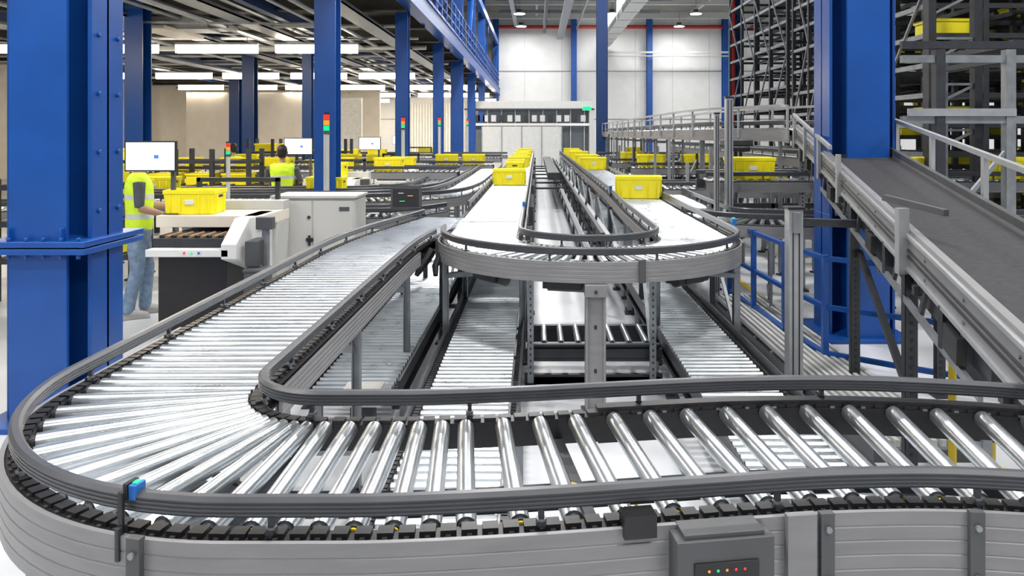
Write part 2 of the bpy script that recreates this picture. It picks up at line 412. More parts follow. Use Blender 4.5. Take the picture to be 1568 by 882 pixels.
for i in range(12):
    y=8.4+i*2.2
    for x in (-.08,1.06):
        leg(mb,(x,y,1.0),0,.06,DARK if i%2 else STEEL2)
    mb.beam((1.06,y,.3),(1.06,y+2.2,.95),.03,.03,STEEL2); mb.beam((.75,y,.9),(.75,y+2.2,.9),.05,.05,DARK)
    mb.beam((.86,y,.9),(.86,y+1.1,.2),.03,.05,DARK)
    if i>4: mb.beam((-.08,y,.62),(1.06,y,.62),.05,.05,DARK)
    mb.beam((.75,y,0),(.75,y,.9),.04,.04,DARK)
mb.box(.6,.68,9,34,.55,.62,STEEL2); mb.box(.86,.92,8,34,.75,.8,ALU)
mb.box(.3,.62,20,34,.8,1.0,DARK)
mb.build('conveyor_support_frame')
mb=MB(); mb.box(-1.24,-1.0,4.72,4.86,.30,.42,CAB); 
mb.add([(-1.19,4.715,.33),(-1.09,4.715,.33),(-1.14,4.715,.41)],[(0,1,2)],YELP); mb.box(-1.144,-1.136,4.711,4.713,.35,.385,BLACK)
mb.box(-1.2,-1.05,4.74,4.84,0,.30,DARK); mb.build('junction_box',bevel=.006)

# ------------------------------------------------------------------ 4. side & cross conveyors (mid ground)
def simple_conv(name,ctrl,half=.25,pitch=.11,z=1.1,legstep=1.5,fs=True,n=8,smooth=True,guard=True):
    c=[(a[0],a[1],a[2] if len(a)>2 else z) for a in ctrl]
    P=Path(catmull(c,10) if smooth else c)
    mb=conveyor(name,P,half,pitch,.025,guards=((-1,0,1e9),(1,0,1e9)) if guard else (),gz=(.05,.11),
        fascia=((1,0,1e9,-.16,-.03),(-1,0,1e9,-.16,-.03)) if fs else (),legs=[.3+legstep*i for i in range(int(P.L/legstep)+1)],n=n,teeth=False,frame_h=.1)
    return mb.build(name)
simple_conv('roller_conveyor',[(-6.0,10.6),(-4,10.6),(-2.6,10.7),(-1.6,11.3),(-1.3,12.6),(-1.25,15),(-1.25,20)])
simple_conv('roller_conveyor',[(-7.0,12.3),(-4.5,12.3),(-2.9,12.5),(-2.2,13.3),(-2.05,15),(-2.0,20)],z=1.05)
simple_conv('roller_conveyor',[(-9,16.0),(-5,16.0),(-1.7,16.0)],z=1.25)
simple_conv('roller_conveyor',[(-9,20.5),(-5,20.5),(-1.2,20.5)],z=1.2)
simple_conv('roller_conveyor',[(-10,25),(-5,25),(-1.2,25)],z=1.25)
simple_conv('roller_conveyor',[(-10,30),(-5,30),(-1.2,30)],z=1.2)
simple_conv('roller_conveyor',[(-9,10.0),(-6.6,11.0),(-6.0,14)],z=1.0)
simple_conv('roller_conveyor',[(-3.3,9.6),(-2.3,9.6),(-1.8,9.75),(-1.45,10.3)],z=1.0,half=.2)
simple_conv('roller_conveyor',[(2.15,13),(2.1,9.6),(2.2,8.8),(2.8,8.45),(4,8.4),(7,8.4)],z=1.05)
simple_conv('roller_conveyor',[(2.2,9.9),(4,9.9),(7,9.9)],z=1.45)
simple_conv('roller_conveyor',[(2.1,12.5),(4,12.5),(8,12.5)],z=1.15)
simple_conv('roller_conveyor',[(2.1,16.8),(4,16.8),(9,16.8)],z=1.3)
simple_conv('roller_conveyor',[(2.1,21),(4,21),(9,21)],z=1.25)
simple_conv('roller_conveyor',[(2.1,26),(4,26),(9,26)],z=1.3)
simple_conv('roller_conveyor',[(2.3,14),(2.3,20),(2.3,30)],z=.7)
simple_conv('roller_conveyor',[(4.3,11.2),(4.3,16),(4.2,22)],z=1.7)
mb=MB()
rr=random.Random(5)
for i in range(10):
    y=10.8+i*1.7
    for x in (2.55,3.45,4.7,5.3):
        mb.beam((x,y,0),(x,y,1.55+.5*rr.random()),.05,.05,(DARK,ALU,STEEL2)[rr.randrange(3)])
    mb.beam((2.55,y,1.0),(5.3,y,1.0),.05,.07,DARK); mb.beam((2.55,y,.4),(3.45,y+1.7,1.5),.03,.04,STEEL2)
    mb.beam((3.45,y,.7),(3.45,y+1.7,.7),.05,.06,DARK); mb.beam((4.7,y,1.3),(4.7,y+1.7,1.3),.05,.06,ALU)
mb.build('steel_framework')

# elevated conveyor with handrails
elev=[(3.86,10.3,2.12),(3.85,10.7,2.14),(3.6,11.3,2.14),(3.2,12.2,2.14),(3.05,13.5,2.14),(3.0,16,2.14),(3.0,22,2.14),(3.0,32,2.14)]
Pe=Path(catmull(elev,8))
mb=conveyor('e',Pe,.27,.11,.025,guards=((-1,0,1e9),(1,0,1e9)),gz=(.05,.11),fascia=((1,0,1e9,-.2,-.02),(-1,0,1e9,-.2,-.02)),legs=[.5+2*i for i in range(11)],n=8,teeth=False,tie=True)
d=0
while d<Pe.L:
    p,t,rt=Pe.fr(d)
    for sg in (-1,1):
        q=p+rt*sg*.36; mb.beam((q.x,q.y,q.z-.15),(q.x,q.y,q.z+.32),.03,.03,ALU)
    d+=1.4
for sg in (-1,1):
    mb.sweep(Pe.sample(0,Pe.L,.1),[(sg*.36-.018,.30),(sg*.36+.018,.30),(sg*.36+.018,.335),(sg*.36-.018,.335)],ALU)
mb.build('elevated_conveyor')

# ------------------------------------------------------------------ 5. incline belt conveyor
D=Vector((.245,1,.11)); A0=Vector((1.92,3.2,1.356)); W=Vector((.97,-.238,0)).normalized()
mb=MB(); w=.56
def ip(t,l,dz): return A0+D*t+W*l+Vector((0,0,dz))
T0,T1=-1.1,6.9
def plank(l0,l1,z0,z1,mat,t0=T0,t1=T1):
    vs=[ip(t0,l0,z0),ip(t0,l1,z0),ip(t0,l1,z1),ip(t0,l0,z1),ip(t1,l0,z0),ip(t1,l1,z0),ip(t1,l1,z1),ip(t1,l0,z1)]
    mb.add(vs,[(0,1,2,3),(4,5,6,7),(0,1,5,4),(1,2,6,5),(2,3,7,6),(3,0,4,7)],mat)
plank(0,w,-.02,0,BELT); plank(0,w,-.13,-.11,BELT)
for l0,l1 in ((-.06,-.015),(w+.015,w+.06)):
    plank(l0,l1,-.17,.03,FASCIA)
plank(-.075,-.058,.010,.03,ALU); plank(-.070,-.058,-.065,-.055,DARK); plank(-.070,-.058,-.10,-.09,DARK); plank(-.075,-.058,-.175,-.155,ALU); plank(w+.058,w+.075,-.175,.03,ALU)
plank(-.05,-.01,.03,.05,FASCIA); plank(w+.01,w+.05,.03,.075,DGREY)
for i in range(7):
    t=-.5+i*1.22
    mb.beam(ip(t,w+.09,-.25),ip(t,w+.09,.34),.035,.035,ALU)
    if t>3: mb.beam(ip(t,-.09,-.25),ip(t,-.09,.17),.035,.035,ALU)
    for l in (-.09,w+.09): mb.beam(ip(t,l,-.22),ip(t,l*(.5 if l<0 else 1),-.22),.05,.05,DARK)
    mb.beam(ip(t,-.06,-.2),ip(t,w+.06,-.2),.05,.06,STEEL2)
mb.beam(ip(T0,w+.09,.34),ip(T1,w+.09,.34),.035,.035,ALU)
mb.beam(ip(3.6,-.09,.17),ip(T1,-.09,.20),.03,.035,ALU)
for i in range(12):
    t=-.6+i*.6
    for z in (-.03,-.13): mb.cyl(ip(t,-.06,z),ip(t,-.07,z),.009,STEEL2,n=8)
    mb.cyl(ip(t,0,-.14),ip(t,w,-.14),.022,STEEL,n=10)
    mb.beam(ip(t,-.05,-.16),ip(t+.12,-.05,-.34),.02,.04,DARK)
    if i%2: mb.beam(ip(t+.3,-.05,-.16),ip(t+.3,-.05,-.36),.05,.04,DARK)
    if i%3==1:
        mb.beam(ip(t,.02,-.30),ip(t+.35,.02,-.30),.14,.16,DARK); mb.beam(ip(t,-.06,-.26),ip(t+.2,-.06,-.26),.06,.12,BLACK)
        mb.cyl(ip(t+.1,-.03,-.42),ip(t+.1,.2,-.42),.06,DGREY,n=14)
plank(-.02,.03,-.32,-.17,DARK,-.2,4.6); plank(w-.03,w+.02,-.32,-.17,DARK,-.2,4.6)
plank(-.07,-.05,-.38,-.34,STEEL2,-.2,5.2)
mb.cyl(ip(T1,0,-.06),ip(T1,w,-.06),.06,STEEL,n=16); mb.cyl(ip(T0,0,-.06),ip(T0,w,-.06),.06,STEEL,n=16)
mb.beam(ip(.95,-.09,.17),ip(.95,-.09,-.2),.06,.05,ALU); mb.beam(ip(1.15,-.14,.19),ip(.75,.08,.19),.035,.035,DGREY)
for t in (1.0,2.7,4.6,6.4):
    for l in (-.03,w+.03):
        if abs(t-4.6)<.1 and l>0: continue
        q=ip(t,l,-.17); leg(mb,(q.x,q.y,q.z),0,.07,DARK if t<4 else STEEL2,True)
q=ip(1.0,0,0); mb.beam((q.x,q.y,.5),(q.x+.6,q.y-.1,.5),.05,.06,DARK); q2=ip(2.7,0,0); mb.beam((q.x,q.y,.45),(q2.x,q2.y,1.1),.04,.05,DARK)
mb.build('inclined_belt_conveyor')

for (x,y,w_,z) in ((2.02,5.8,.11,1.46),(2.42,9.3,.09,2.5),(2.28,9.35,.06,2.3)):
    mb=MB(); mb.box(x-w_/2,x+w_/2,y-w_/2,y+w_/2,0,z,ALU)
    for sg in (-1,1): mb.box(x+sg*w_*.22-.006,x+sg*w_*.22+.006,y-w_/2-.003,y-w_/2+.001,.05,z-.02,DARK)
    mb.box(x-w_*.8,x+w_*.8,y-w_*.8,y+w_*.8,0,.02,DARK); mb.box(x-w_*.6,x+w_*.6,y-w_*.6,y+w_*.6,z,z+.02,BLACK)
    if w_>.1: mb.box(x-.03,x+.03,y-w_/2-.03,y-w_/2,z-.18,z-.02,STEEL2); mb.beam((x,y,z-.1),(x+.75,y-.05,z-.12),.06,.06,DARK)
    mb.build('support_post',bevel=.003)

# ------------------------------------------------------------------ 6. blue columns
def cruciform(name,cx,cy,zt,s=.40,a=.30,collar=True):
    mb=MB(); tk=.03
    for zz0,zz1 in ((0,1.24),(1.24,zt)):
        mb.box(cx-s/2,cx+s/2,cy-a-.02,cy-a+tk-.02,zz0,zz1,BLUE); mb.box(cx-s/2,cx+s/2,cy+a-tk,cy+a,zz0,zz1,BLUE); mb.box(cx-tk/2,cx+tk/2,cy-a,cy+a,zz0,zz1,BLUE)
        mb.box(cx+a-tk,cx+a,cy-s/2,cy+s/2,zz0,zz1,BLUE); mb.box(cx-a,cx-a+tk,cy-s/2,cy+s/2,zz0,zz1,BLUE); mb.box(cx-a,cx+a,cy-tk/2,cy+tk/2,zz0,zz1,BLUE)
    if collar:
        mb.box(cx-a-.06,cx+a+.06,cy-a-.08,cy+a+.08,1.27,1.31,BLUE); mb.box(cx-a-.06,cx+a+.06,cy-a-.08,cy+a+.08,1.22,1.26,BLUE)
        for i in range(6):
            x=cx-a+i*a*.4; mb.cyl((x,cy-a-.05,1.31),(x,cy-a-.05,1.335),.016,BLUE,n=6); mb.cyl((x,cy-a-.05,1.19),(x,cy-a-.05,1.22),.016,BLUE,n=6)
            if i in (1,4): mb.box(x-.006,x+.006,cy-a-.06,cy-a,1.31,1.40,BLUE)
        for i in range(5):
            z=1.5+i*.42; mb.cyl((cx+a,cy-.12,z),(cx+a+.02,cy-.12,z),.018,BLUE,n=6); mb.cyl((cx+a,cy+.12,z),(cx+a+.02,cy+.12,z),.018,BLUE,n=6)
    mb.box(cx-a-.1,cx+a+.1,cy-a-.1,cy+a+.1,0,.04,BLUE)
    mb.build(name,bevel=.004)
cruciform('steel_column',-3.45,5.42,11.6)
cruciform('steel_column',3.27,7.62,11.6,.42,.33,False)
def hcol(x,y,w,zt,mat=BLUE,z0=0):
    mb=MB(); t=w*.07
    mb.box(x-w/2,x+w/2,y-w/2,y-w/2+t,z0,zt,mat); mb.box(x-w/2,x+w/2,y+w/2-t,y+w/2,z0,zt,mat); mb.box(x-t/2,x+t/2,y-w/2+t,y+w/2-t,z0,zt,mat)
    if z0==0: mb.box(x-w*.8,x+w*.8,y-w*.8,y+w*.8,0,.03,mat)
    mb.build('steel_column')
for x,y,w in ((-3.4,12,.34),(-3.4,18.7,.32),(-3.4,25.5,.34),(-3.4,31.5,.5),(-3.4,38.5,.4),(-3.4,45.5,.4)): hcol(x,y,w,11.55)
for x,y,w in ((-9.4,17.4,.42),(-10.3,26.5,.42),(-10.3,34,.5),(-16,26.5,.42),(-15.5,38,.5),(-6.5,36,.45),(-7.6,24.5,.3)): hcol(x,y,w,5.3,NAVY if y>24 else BLUE)
hcol(2.65,30,.44,11.55,NAVY)
hcol(6.65,24.5,.32,11.55,NAVY)
for x in (3.0,9.1,15.2,-3.3): hcol(x,59.6,.45,11.55)

# ------------------------------------------------------------------ 7. room shell
mb=MB(); mb.box(-24,22,-5,60.3,-.12,0,FLOORM); mb.build('floor')
mb=MB(); mb.box(-24,22,60,60.3,0,11.6,WHITE)
for z in (3.2,7.1): mb.box(-24,22,59.97,60,z,z+.08,STEEL2)
for x in range(-22,22,3): mb.box(x,x+.04,59.98,60,0,11.6,LTGREY)
mb.build('wall_back')
mb=MB(); mb.box(-24.3,-24,-5,60.3,0,11.6,CREAM); mb.build('wall_left')
mb=MB(); mb.box(22,22.3,-5,60.3,0,11.6,WHITE)
for y in range(0,60,6): mb.box(21.97,22,y,y+.05,0,11.6,LTGREY)
mb.build('wall_right')
mb=MB(); mb.box(-24.3,22.3,-5,60.3,11.6,11.8,CEILM)
for i in range(10): mb.box(-24,22,2+i*6.2,2.3+i*6.2,11.1,11.6,LTGREY)
for x in (-18,-12,-6,0,6,12,18): mb.box(x-.08,x+.08,-5,60,11.3,11.6,LTGREY)
mb.build('ceiling')
mb=MB(); mb.cyl((-4,59.7,10.7),(20,59.7,10.7),.14,RED,n=8); mb.cyl((6.45,24.3,0.5),(6.45,24.3,11.3),.09,RED,n=8)
mb.cyl((6.45,24.3,11.2),(20,24.3,11.2),.08,RED,n=8); mb.build('sprinkler_pipe')
mb=MB()
mb.box(4.9,5.8,12,59,9.0,9.4,LTGREY)
for i in range(16): mb.box(4.86,5.84,12+i*3,12.06+i*3,8.96,11.3 if i%2 else 9.44,LTGREY)
mb.box(1.6,2.1,10,59,9.6,9.75,STEEL2); mb.box(-1.8,-1.5,10,59,10.6,10.7,STEEL2)
mb.cyl((.6,14,10.2),(.6,59,10.2),.12,DARK,n=8); mb.cyl((3.2,14,10.5),(3.2,59,10.5),.09,STEEL2,n=8)
for i in range(9): mb.beam((-2.8,14+i*5,11.0),(9,14+i*5,11.0),.12,.25,STEEL2); 
for i in range(12): mb.beam((-2.8+i,34,10.5),(-2.3+i,34,11.0),.05,.05,STEEL2); mb.beam((-2.3+i,34,11.0),(-1.8+i,34,10.5),.05,.05,STEEL2)
mb.beam((-2.8,34,10.5),(9,34,10.5),.1,.1,STEEL2)
mb.build('air_duct')
mb=MB(); mb.box(5.5,15.5,58.5,58.7,8.45,8.6,LTGREY); mb.cyl((5.5,58.3,8.2),(15.5,58.3,8.2),.05,LTGREY,n=8); mb.build('cable_tray')

# mezzanine
mb=MB()
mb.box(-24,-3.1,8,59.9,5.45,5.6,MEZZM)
mb.box(-3.25,-3.0,8,59.9,5.2,5.7,BLUE); mb.box(-3.3,-2.95,8,59.9,5.68,5.72,BLUE); mb.box(-3.3,-2.95,8,59.9,5.18,5.21,BLUE)
for i in range(17):
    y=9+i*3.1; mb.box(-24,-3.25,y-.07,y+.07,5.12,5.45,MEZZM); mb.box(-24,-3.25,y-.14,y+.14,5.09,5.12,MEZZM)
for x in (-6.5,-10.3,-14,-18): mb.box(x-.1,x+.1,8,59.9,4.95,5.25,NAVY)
mb.build('mezzanine_platform')
mb=MB(); y=8.
while y<59.8:
    mb.box(-3.08,-3.02,y-.03,y+.03,5.7,6.85,BLUE); y+=1.3
for z in (6.82,6.45,6.1): mb.cyl((-3.05,8,z),(-3.05,59.8,z),.03,BLUE,n=8)
mb.box(-3.07,-3.04,8,59.8,5.72,5.87,BLUE)
mb.box(-3.3,-3.1,8,59.8,9.2,9.6,BLUE)
for i in range(0,9,2): mb.beam((-3.2,12+i*5.6,5.7),(-3.2,14.8+i*5.6,9.2),.1,.1,BLUE)
mb.build('mezzanine_railing')
mb=MB()
for x,z,r in ((-5.2,4.9,.06),(-5.6,4.85,.04),(-8,4.8,.08),(-11.5,4.85,.06),(-13,4.7,.1),(-6.9,5.0,.05),(-9.1,5.0,.05)): mb.cyl((x,9,z),(x,59,z),r,ALU,n=8)
for y,z,r in ((19.5,4.9,.05),(22.4,4.95,.05),(24,4.85,.07),(27,4.9,.05),(30,4.9,.05),(36,4.8,.06),(43,4.85,.06)): mb.cyl((-23,y,z),(-3.6,y,z),r,LTGREY,n=8)
for x in (-4.3,-7.2,-9.8,-16): mb.box(x-.25,x+.25,9,59,4.78,4.82,STEEL2); mb.box(x-.25,x-.23,9,59,4.78,4.88,STEEL2); mb.box(x+.23,x+.25,9,59,4.78,4.88,STEEL2)
for i in range(14):
    y=17+i*3; mb.beam((-12,y,4.65+.3*(i%2)),(-5,y+1.5,4.8),.05,.05,STEEL2)
mb.build('pipework')
mb=MB(); mb.box(-10.6,-8.4,18.8,19.6,4.72,5.05,LTGREY); mb.box(-9.9,-9.2,18.2,20.4,4.65,4.75,CREAM); mb.box(-8.4,-7.9,18.9,19.5,4.75,5.0,STEEL2)
mb.cyl((-12.5,19.2,4.9),(-10.6,19.2,4.9),.15,LTGREY,n=12); mb.build('ventilation_unit',bevel=.01)

mb=MB(); mb.box(-19,-12.0,40,40.2,0,4.3,CREAM); mb.box(-12.0,-9.5,40,40.2,0,4.0,PVC)
mb.build('partition_wall')
mb=MB(); mb.box(-22,-10,47,47.2,0,5,CREAM); mb.box(-9.6,-4.5,52,52.2,0,4.6,WHITE)
for i in range(24): mb.box(-9.4+i*.2,-9.3+i*.2,51.9,52,0.2,4.2,PVC)
mb.build('strip_curtain')

# enclosure at back
mb=MB(); y=45
mb.box(-4.4,3.5,y,y+3,3.55,4.05,LTGREY); mb.box(-4.4,-4.1,y,y+3,0,3.6,LTGREY); mb.box(3.2,3.5,y,y+3,0,3.6,LTGREY)
mb.box(-4.1,3.2,y+.5,y+.6,0,3.55,GLASS); mb.box(-4.1,3.2,y-.05,y+.1,2.55,2.7,WHITE)
mb.box(-4.1,-1.8,y-.1,y,0,2.3,GLASS); mb.box(-3.3,1.5,y-.6,y-.5,0,2.5,LTGREY)
for x in (-3.3,-2.1,-.9,.3,1.5): mb.box(x-.03,x+.03,y-.64,y-.5,0,2.5,STEEL2)
for i in range(9): mb.box(-3.9+i*.85,-3.85+i*.85,y+.35,y+.5,0,3.55,LTGREY)
for i in range(14): mb.box(-3.8+i*.5,-3.5+i*.5,y+.3,y+.4,2.8,3.2,WHITE if i%3 else DARK)
mb.box(-4.42,3.52,y-.02,y,3.5,3.6,DARK)
mb.build('machine_enclosure')
mb=MB(); mb.box(2.8,3.3,44.9,44.96,3.5,3.72,LGREEN); mb.box(2.78,3.32,44.96,45.0,3.48,3.74,WHITE); mb.build('exit_sign')

# ------------------------------------------------------------------ 8. racks
def rack(x0,x1,y0,y1,z1,ny,nx,lev,seed,fill=.35,name='storage_rack',diag=True):
    rr=random.Random(seed); mb=MB(); dx=(x1-x0)/nx; dy=(y1-y0)/ny
    for i in range(nx+1):
        for j in range(ny+1):
            x=x0+i*dx; y=y0+j*dy; mb.box(x-.04,x+.04,y-.04,y+.04,0,z1,DARK)
    z=.5
    while z<z1:
        for j in range(ny+1): y=y0+j*dy; mb.box(x0,x1,y-.025,y+.025,z-.04,z+.03,DARK)
        for i in range(nx+1): x=x0+i*dx; mb.box(x-.025,x+.025,y0,y1,z-.04,z+.03,STEEL2 if i==0 else DARK)
        for i in range(nx):
            for j in range(ny):
                if rr.random()<.5: mb.box(x0+i*dx+.1,x0+i*dx+dx*.5,y0+j*dy,y0+j*dy+dy,z+.0,z+.02,DARK)
                if rr.random()<fill:
                    a=x0+i*dx+.12; b=y0+j*dy+.12; L_=min(.6,dx-.2); W_=min(.5,dy-.2)
                    mb.box(a+.02,a+L_-.02,b+.02,b+W_-.02,z+.03,z+.03+.22,YEL); mb.box(a,a+L_,b,b+W_,z+.22,z+.26,YEL)
        z+=lev
    for j in range(ny if diag else 0):
        k=0; z=.5
        while z+1.8<z1:
            a=(x0-.03,y0+j*dy,z); b=(x0-.03,y0+j*dy+dy,z+1.8)
            mb.beam(a if k%2==0 else (a[0],b[1],a[2]),b if k%2==0 else (b[0],a[1],b[2]),.035,.035,STEEL2); z+=1.8;k+=1
    return mb.build(name)
rack(6.1,12,12.5,17.5,11,5,6,.5,1,.2)
rack(6.3,9.0,18.5,24,11,4,3,.55,2,.0)
rack(5.5,12,10.4,12.0,11,1,8,.42,3,.34)
rack(-8.6,-5.7,14.6,15.3,1.75,1,4,.5,9,.6,'sorting_shelf',False)
rack(-6.6,-5.2,9.0,9.7,1.5,1,2,.45,12,.7,'sorting_shelf',False)
rack(-8.6,-5.7,22,22.7,1.9,1,4,.5,10,.6,'sorting_shelf',False)
mb=MB()
for x,y in ((4.3,7.9),(5.05,7.9),(6.4,7.9),(5.05,9.2),(6.4,9.2)):
    mb.box(x-.05,x+.05,y-.05,y+.05,0,2.95,DARK if x<5 else STEEL2)
for z in (2.2,2.85,3.0):
    mb.beam((3.9,7.9,z-.0),(7,7.9,z),.06,.08,STEEL2 if z!=3.0 else DARK); mb.beam((5.05,7.9,z),(5.05,9.2,z),.06,.06,DARK)
mb.box(3.95,5.1,7.84,7.87,2.24,2.32,ALU)
mb.beam((5.05,7.9,.3),(6.4,7.9,2.0),.04,.04,STEEL2); mb.beam((4.3,7.9,1.0),(5.05,7.9,1.9),.04,.04,STEEL2)
for i in range(8): mb.box(5.1,7,7.9+i*.16,7.98+i*.16,3.02,3.06,DARK)
mb.build('steel_platform')
mb=MB()
for x in (5.15,5.75): mb.box(x-.05,x+.05,9.6,9.72,0,9,DARK)
for i in range(30):
    z=.3+i*.3; mb.beam((5.15,9.66,z),(5.75,9.66,z+(.3 if i%2 else 0)),.03,.03,STEEL2)
mb.build('lift_mast')

mb=MB(); fp=[(2.35,9.0),(2.38,8.1),(2.42,7.2),(2.5,6.4),(3.0,6.0),(3.6,5.6)]
for (x,y) in fp: mb.box(x-.025,x+.025,y-.025,y+.025,0,1.0,BLUE)
for z in (.97,.55,.15):
    for a,b in zip(fp,fp[1:]): mb.beam((a[0],a[1],z),(b[0],b[1],z),.04,.04,BLUE)
mb.build('safety_fence')
mb=MB(); mb.box(2.1,2.72,4.6,8.8,.0,.08,DGREY)
for i in range(10): mb.box(2.12+i*.058,2.15+i*.058,4.6,8.8,.10,.14,LTGREY)
for i in range(9): mb.box(2.1,2.7,4.6+i*.5,4.64+i*.5,.08,.10,STEEL2)
mb.build('floor_grating')
mb=MB(); mb.box(2.78,2.86,4.5,12,.0,.006,YELP); mb.box(-2.4,-2.33,4,12,0,.006,YELP); mb.build('floor_marking')
mb=MB(); mb.tube([(2.45,4.35,0),(2.45,4.35,.82),(2.45,4.28,.88),(2.45,3.0,.88),(2.45,2.93,.82),(2.45,2.93,0)],.022,YELP,10); mb.build('guard_rail')
mb=MB(); mb.tube([(1.75,2.85,.0),(1.75,2.85,.90),(1.8,2.8,.95),(2.4,2.6,.95)],.02,YELP,10); mb.build('guard_rail')

# ------------------------------------------------------------------ 9. totes
def tote_mesh():
    mb=MB(); L_,W_,h=.60,.40,.30; b=.03; t=.012
    def ring(k,z,ins=0): return [(-L_/2+k+ins,-W_/2+k+ins,z),(L_/2-k-ins,-W_/2+k+ins,z),(L_/2-k-ins,W_/2-k-ins,z),(-L_/2+k+ins,W_/2-k-ins,z)]
    R=[ring(b,0),ring(b*.25,h-.05),ring(.0,h-.05),ring(0,h),ring(0,h,t+.006),ring(b,.02,t)]
    vs=[p for r in R for p in r]; fs=[(3,2,1,0),(20,21,22,23)]
    for i in range(5):
        for k in range(4): k2=(k+1)%4; fs.append((i*4+k,i*4+k2,(i+1)*4+k2,(i+1)*4+k))
    mb.add(vs,fs,YEL)
    for x in (-.22,-.11,.11,.22):
        for sg in (-1,1): mb.obox((x,sg*(W_/2-.012),h*.42),(.016,.03,h*.72),YEL)
    for y in (-.12,.12):
        for sg in (-1,1): mb.obox((sg*(L_/2-.012),y,h*.42),(.03,.016,h*.72),YEL)
    for sg in (-1,1):
        mb.obox((sg*(L_/2-.008),0,h-.085),(.012,.11,.03),BLACK)
        mb.obox((0,sg*(W_/2-.010),h*.5),(.10,.010,.06),WHITE)
    mb.obox((0,0,h*.55),(L_*.8,W_*.75,h*.5),CREAM)
    return mb.mesh('plastic_tote')
TM=tote_mesh()
def tote(x,y,z,rz=0,s=1,tilt=0):
    o=bpy.data.objects.new('plastic_tote',TM); sc.collection.objects.link(o); o.location=(x,y,z+.003); o.rotation_euler=(tilt,0,rz); o.scale=(s,s,s*.95)
    b=o.modifiers.new('bevel','BEVEL'); b.width=.006; b.segments=1; b.limit_method='ANGLE'
for a in ((XL,13.7,.0),(XL,17.2,1.57),(XL,18.6,1.57),(XL,21,0),(XL,22.8,1.57),(XL,25,0),(XL,27,1.57),(XL,29,0),(XL,33,0)): tote(a[0],a[1],Z,a[2],1.02)
for a in ((1.5,10.9,-.12),(1.5,19.6,0),(1.5,22.3,0),(1.5,26.5,0),(1.5,28.5,1.57),(1.5,32,0)): tote(a[0],a[1],Z,a[2],1.12)
for a in ((2.85,9.9,1.45,.0),(5.0,9.9,1.45,0),(3.6,16.8,1.3,0),(3.9,12.5,1.15,0),(2.7,21,1.25,0),(3.4,26,1.3,0),(6.2,16.8,1.3,0),(5.6,12.5,1.15,0),(6.3,9.9,1.45,0),(2.6,16.8,1.3,0),
          (-1.75,20.5,1.2,0),(-2.5,20.5,1.2,0),(-5.2,20.5,1.2,0),(-4.4,20.5,1.2,0),(-5.6,16,1.25,0),(-6.5,16,1.25,0),(-7.6,16,1.25,0),(-6.3,25,1.25,0),(-5.4,25,1.25,0),(-8,20.5,1.2,0),(-7.2,25,1.25,0),(-4.5,30,1.2,0)): tote(*a)

# ------------------------------------------------------------------ 10. work stations
def station(dx,dy,full=True):
    mb=MB(); f=lambda x0,x1,y0,y1,z0,z1,m: mb.box(x0+dx,x1+dx,y0+dy,y1+dy,z0,z1,m)
    f(-3.72,-3.05,7.25,8.1,.12,.86,BLACK); f(-3.68,-3.1,7.35,8.0,0,.12,DARK)
    f(-3.78,-2.98,7.12,7.26,.86,.93,WHITE)
    mb.add([(x+dx,y+dy,z) for (x,y,z) in [(-3.05,7.12,.84),(-2.9,7.12,.84),(-2.9,8.15,.5),(-3.05,8.15,.5),(-3.05,7.12,.98),(-2.9,7.12,.98),(-2.9,7.45,1.2),(-3.05,7.45,1.2),(-2.9,8.15,1.2),(-3.05,8.15,1.2)]],
           [(0,1,5,4),(4,5,6,7),(7,6,8,9),(1,2,8,6,5),(0,4,7,9,3),(3,9,8,2),(0,3,2,1)],WHITE)
    f(-3.78,-3.05,7.26,8.1,.93,1.02,DARK)
    for i in range(12): mb.cyl((-3.72+i*.058+dx,7.3+dy,1.03),(-3.72+i*.058+dx,7.6+dy,1.03),.02,WOODY if i%2 else BLACK,n=8)
    f(-3.95,-2.85,7.65,8.5,1.08,1.20,CREAM); f(-3.9,-2.85,8.1,8.5,.1,1.08,LTGREY)
    f(-3.95,-2.85,8.3,8.5,1.2,1.30,LTGREY)
    f(-2.85,-2.72,7.2,7.5,.75,1.0,DGREY)
    for i in range(3): mb.cyl((-3.4+i*.07+dx,7.12+dy,.90),(-3.4+i*.07+dx,7.105+dy,.90),.012,(LRED,LGREEN,CYAN)[i],n=8)
    mb.box(-2.74+dx,-2.68+dx,7.35+dy,7.41+dy,0,1.15,STEEL2); mb.box(-2.79+dx,-2.63+dx,7.32+dy,7.42+dy,1.1,1.22,DGREY)
    f(-3.9,-3.85,8.45,8.5,1.3,1.55,DARK); f(-3.0,-2.95,8.45,8.5,1.3,1.55,DARK); f(-3.9,-2.95,8.45,8.5,1.5,1.55,DARK)
    mb.build('packing_station',bevel=.01)
    m2=MB(); cx=-4.06+dx; y=7.75+dy
    m2.box(cx-.27,cx+.27,y,y+.035,1.655,1.975,BLACK); m2.box(cx-.255,cx+.255,y-.004,y,1.67,1.96,SCREEN); m2.box(cx+.04,cx+.09,y-.007,y-.004,1.79,1.83,SBLUE)
    m2.box(cx-.06,cx+.06,y+.035,y+.07,1.75,1.87,DGREY); m2.box(cx,cx+.23,y+.05,y+.09,1.79,1.83,DGREY); m2.box(cx+.19,cx+.23,y+.05,y+.09,1.2,1.83,DGREY); m2.box(cx+.13,cx+.29,y+.0,y+.14,1.2,1.215,DGREY)
    m2.build('computer_monitor',bevel=.004)
station(0,0); station(-.45,6.2); station(-.05,10.4); station(-1.1,20)
tote(-3.66,7.92,1.2,.05,.9)
tote(-4.0,14.3,1.2); tote(-3.3,18.2,1.2)
for (x,y,z) in ((-5.9,10.6,1.1),(-6.3,12.3,1.05),(-3.5,12.3,1.05),(-4.3,16,1.25),(-3.2,16,1.25)): tote(x,y,z)

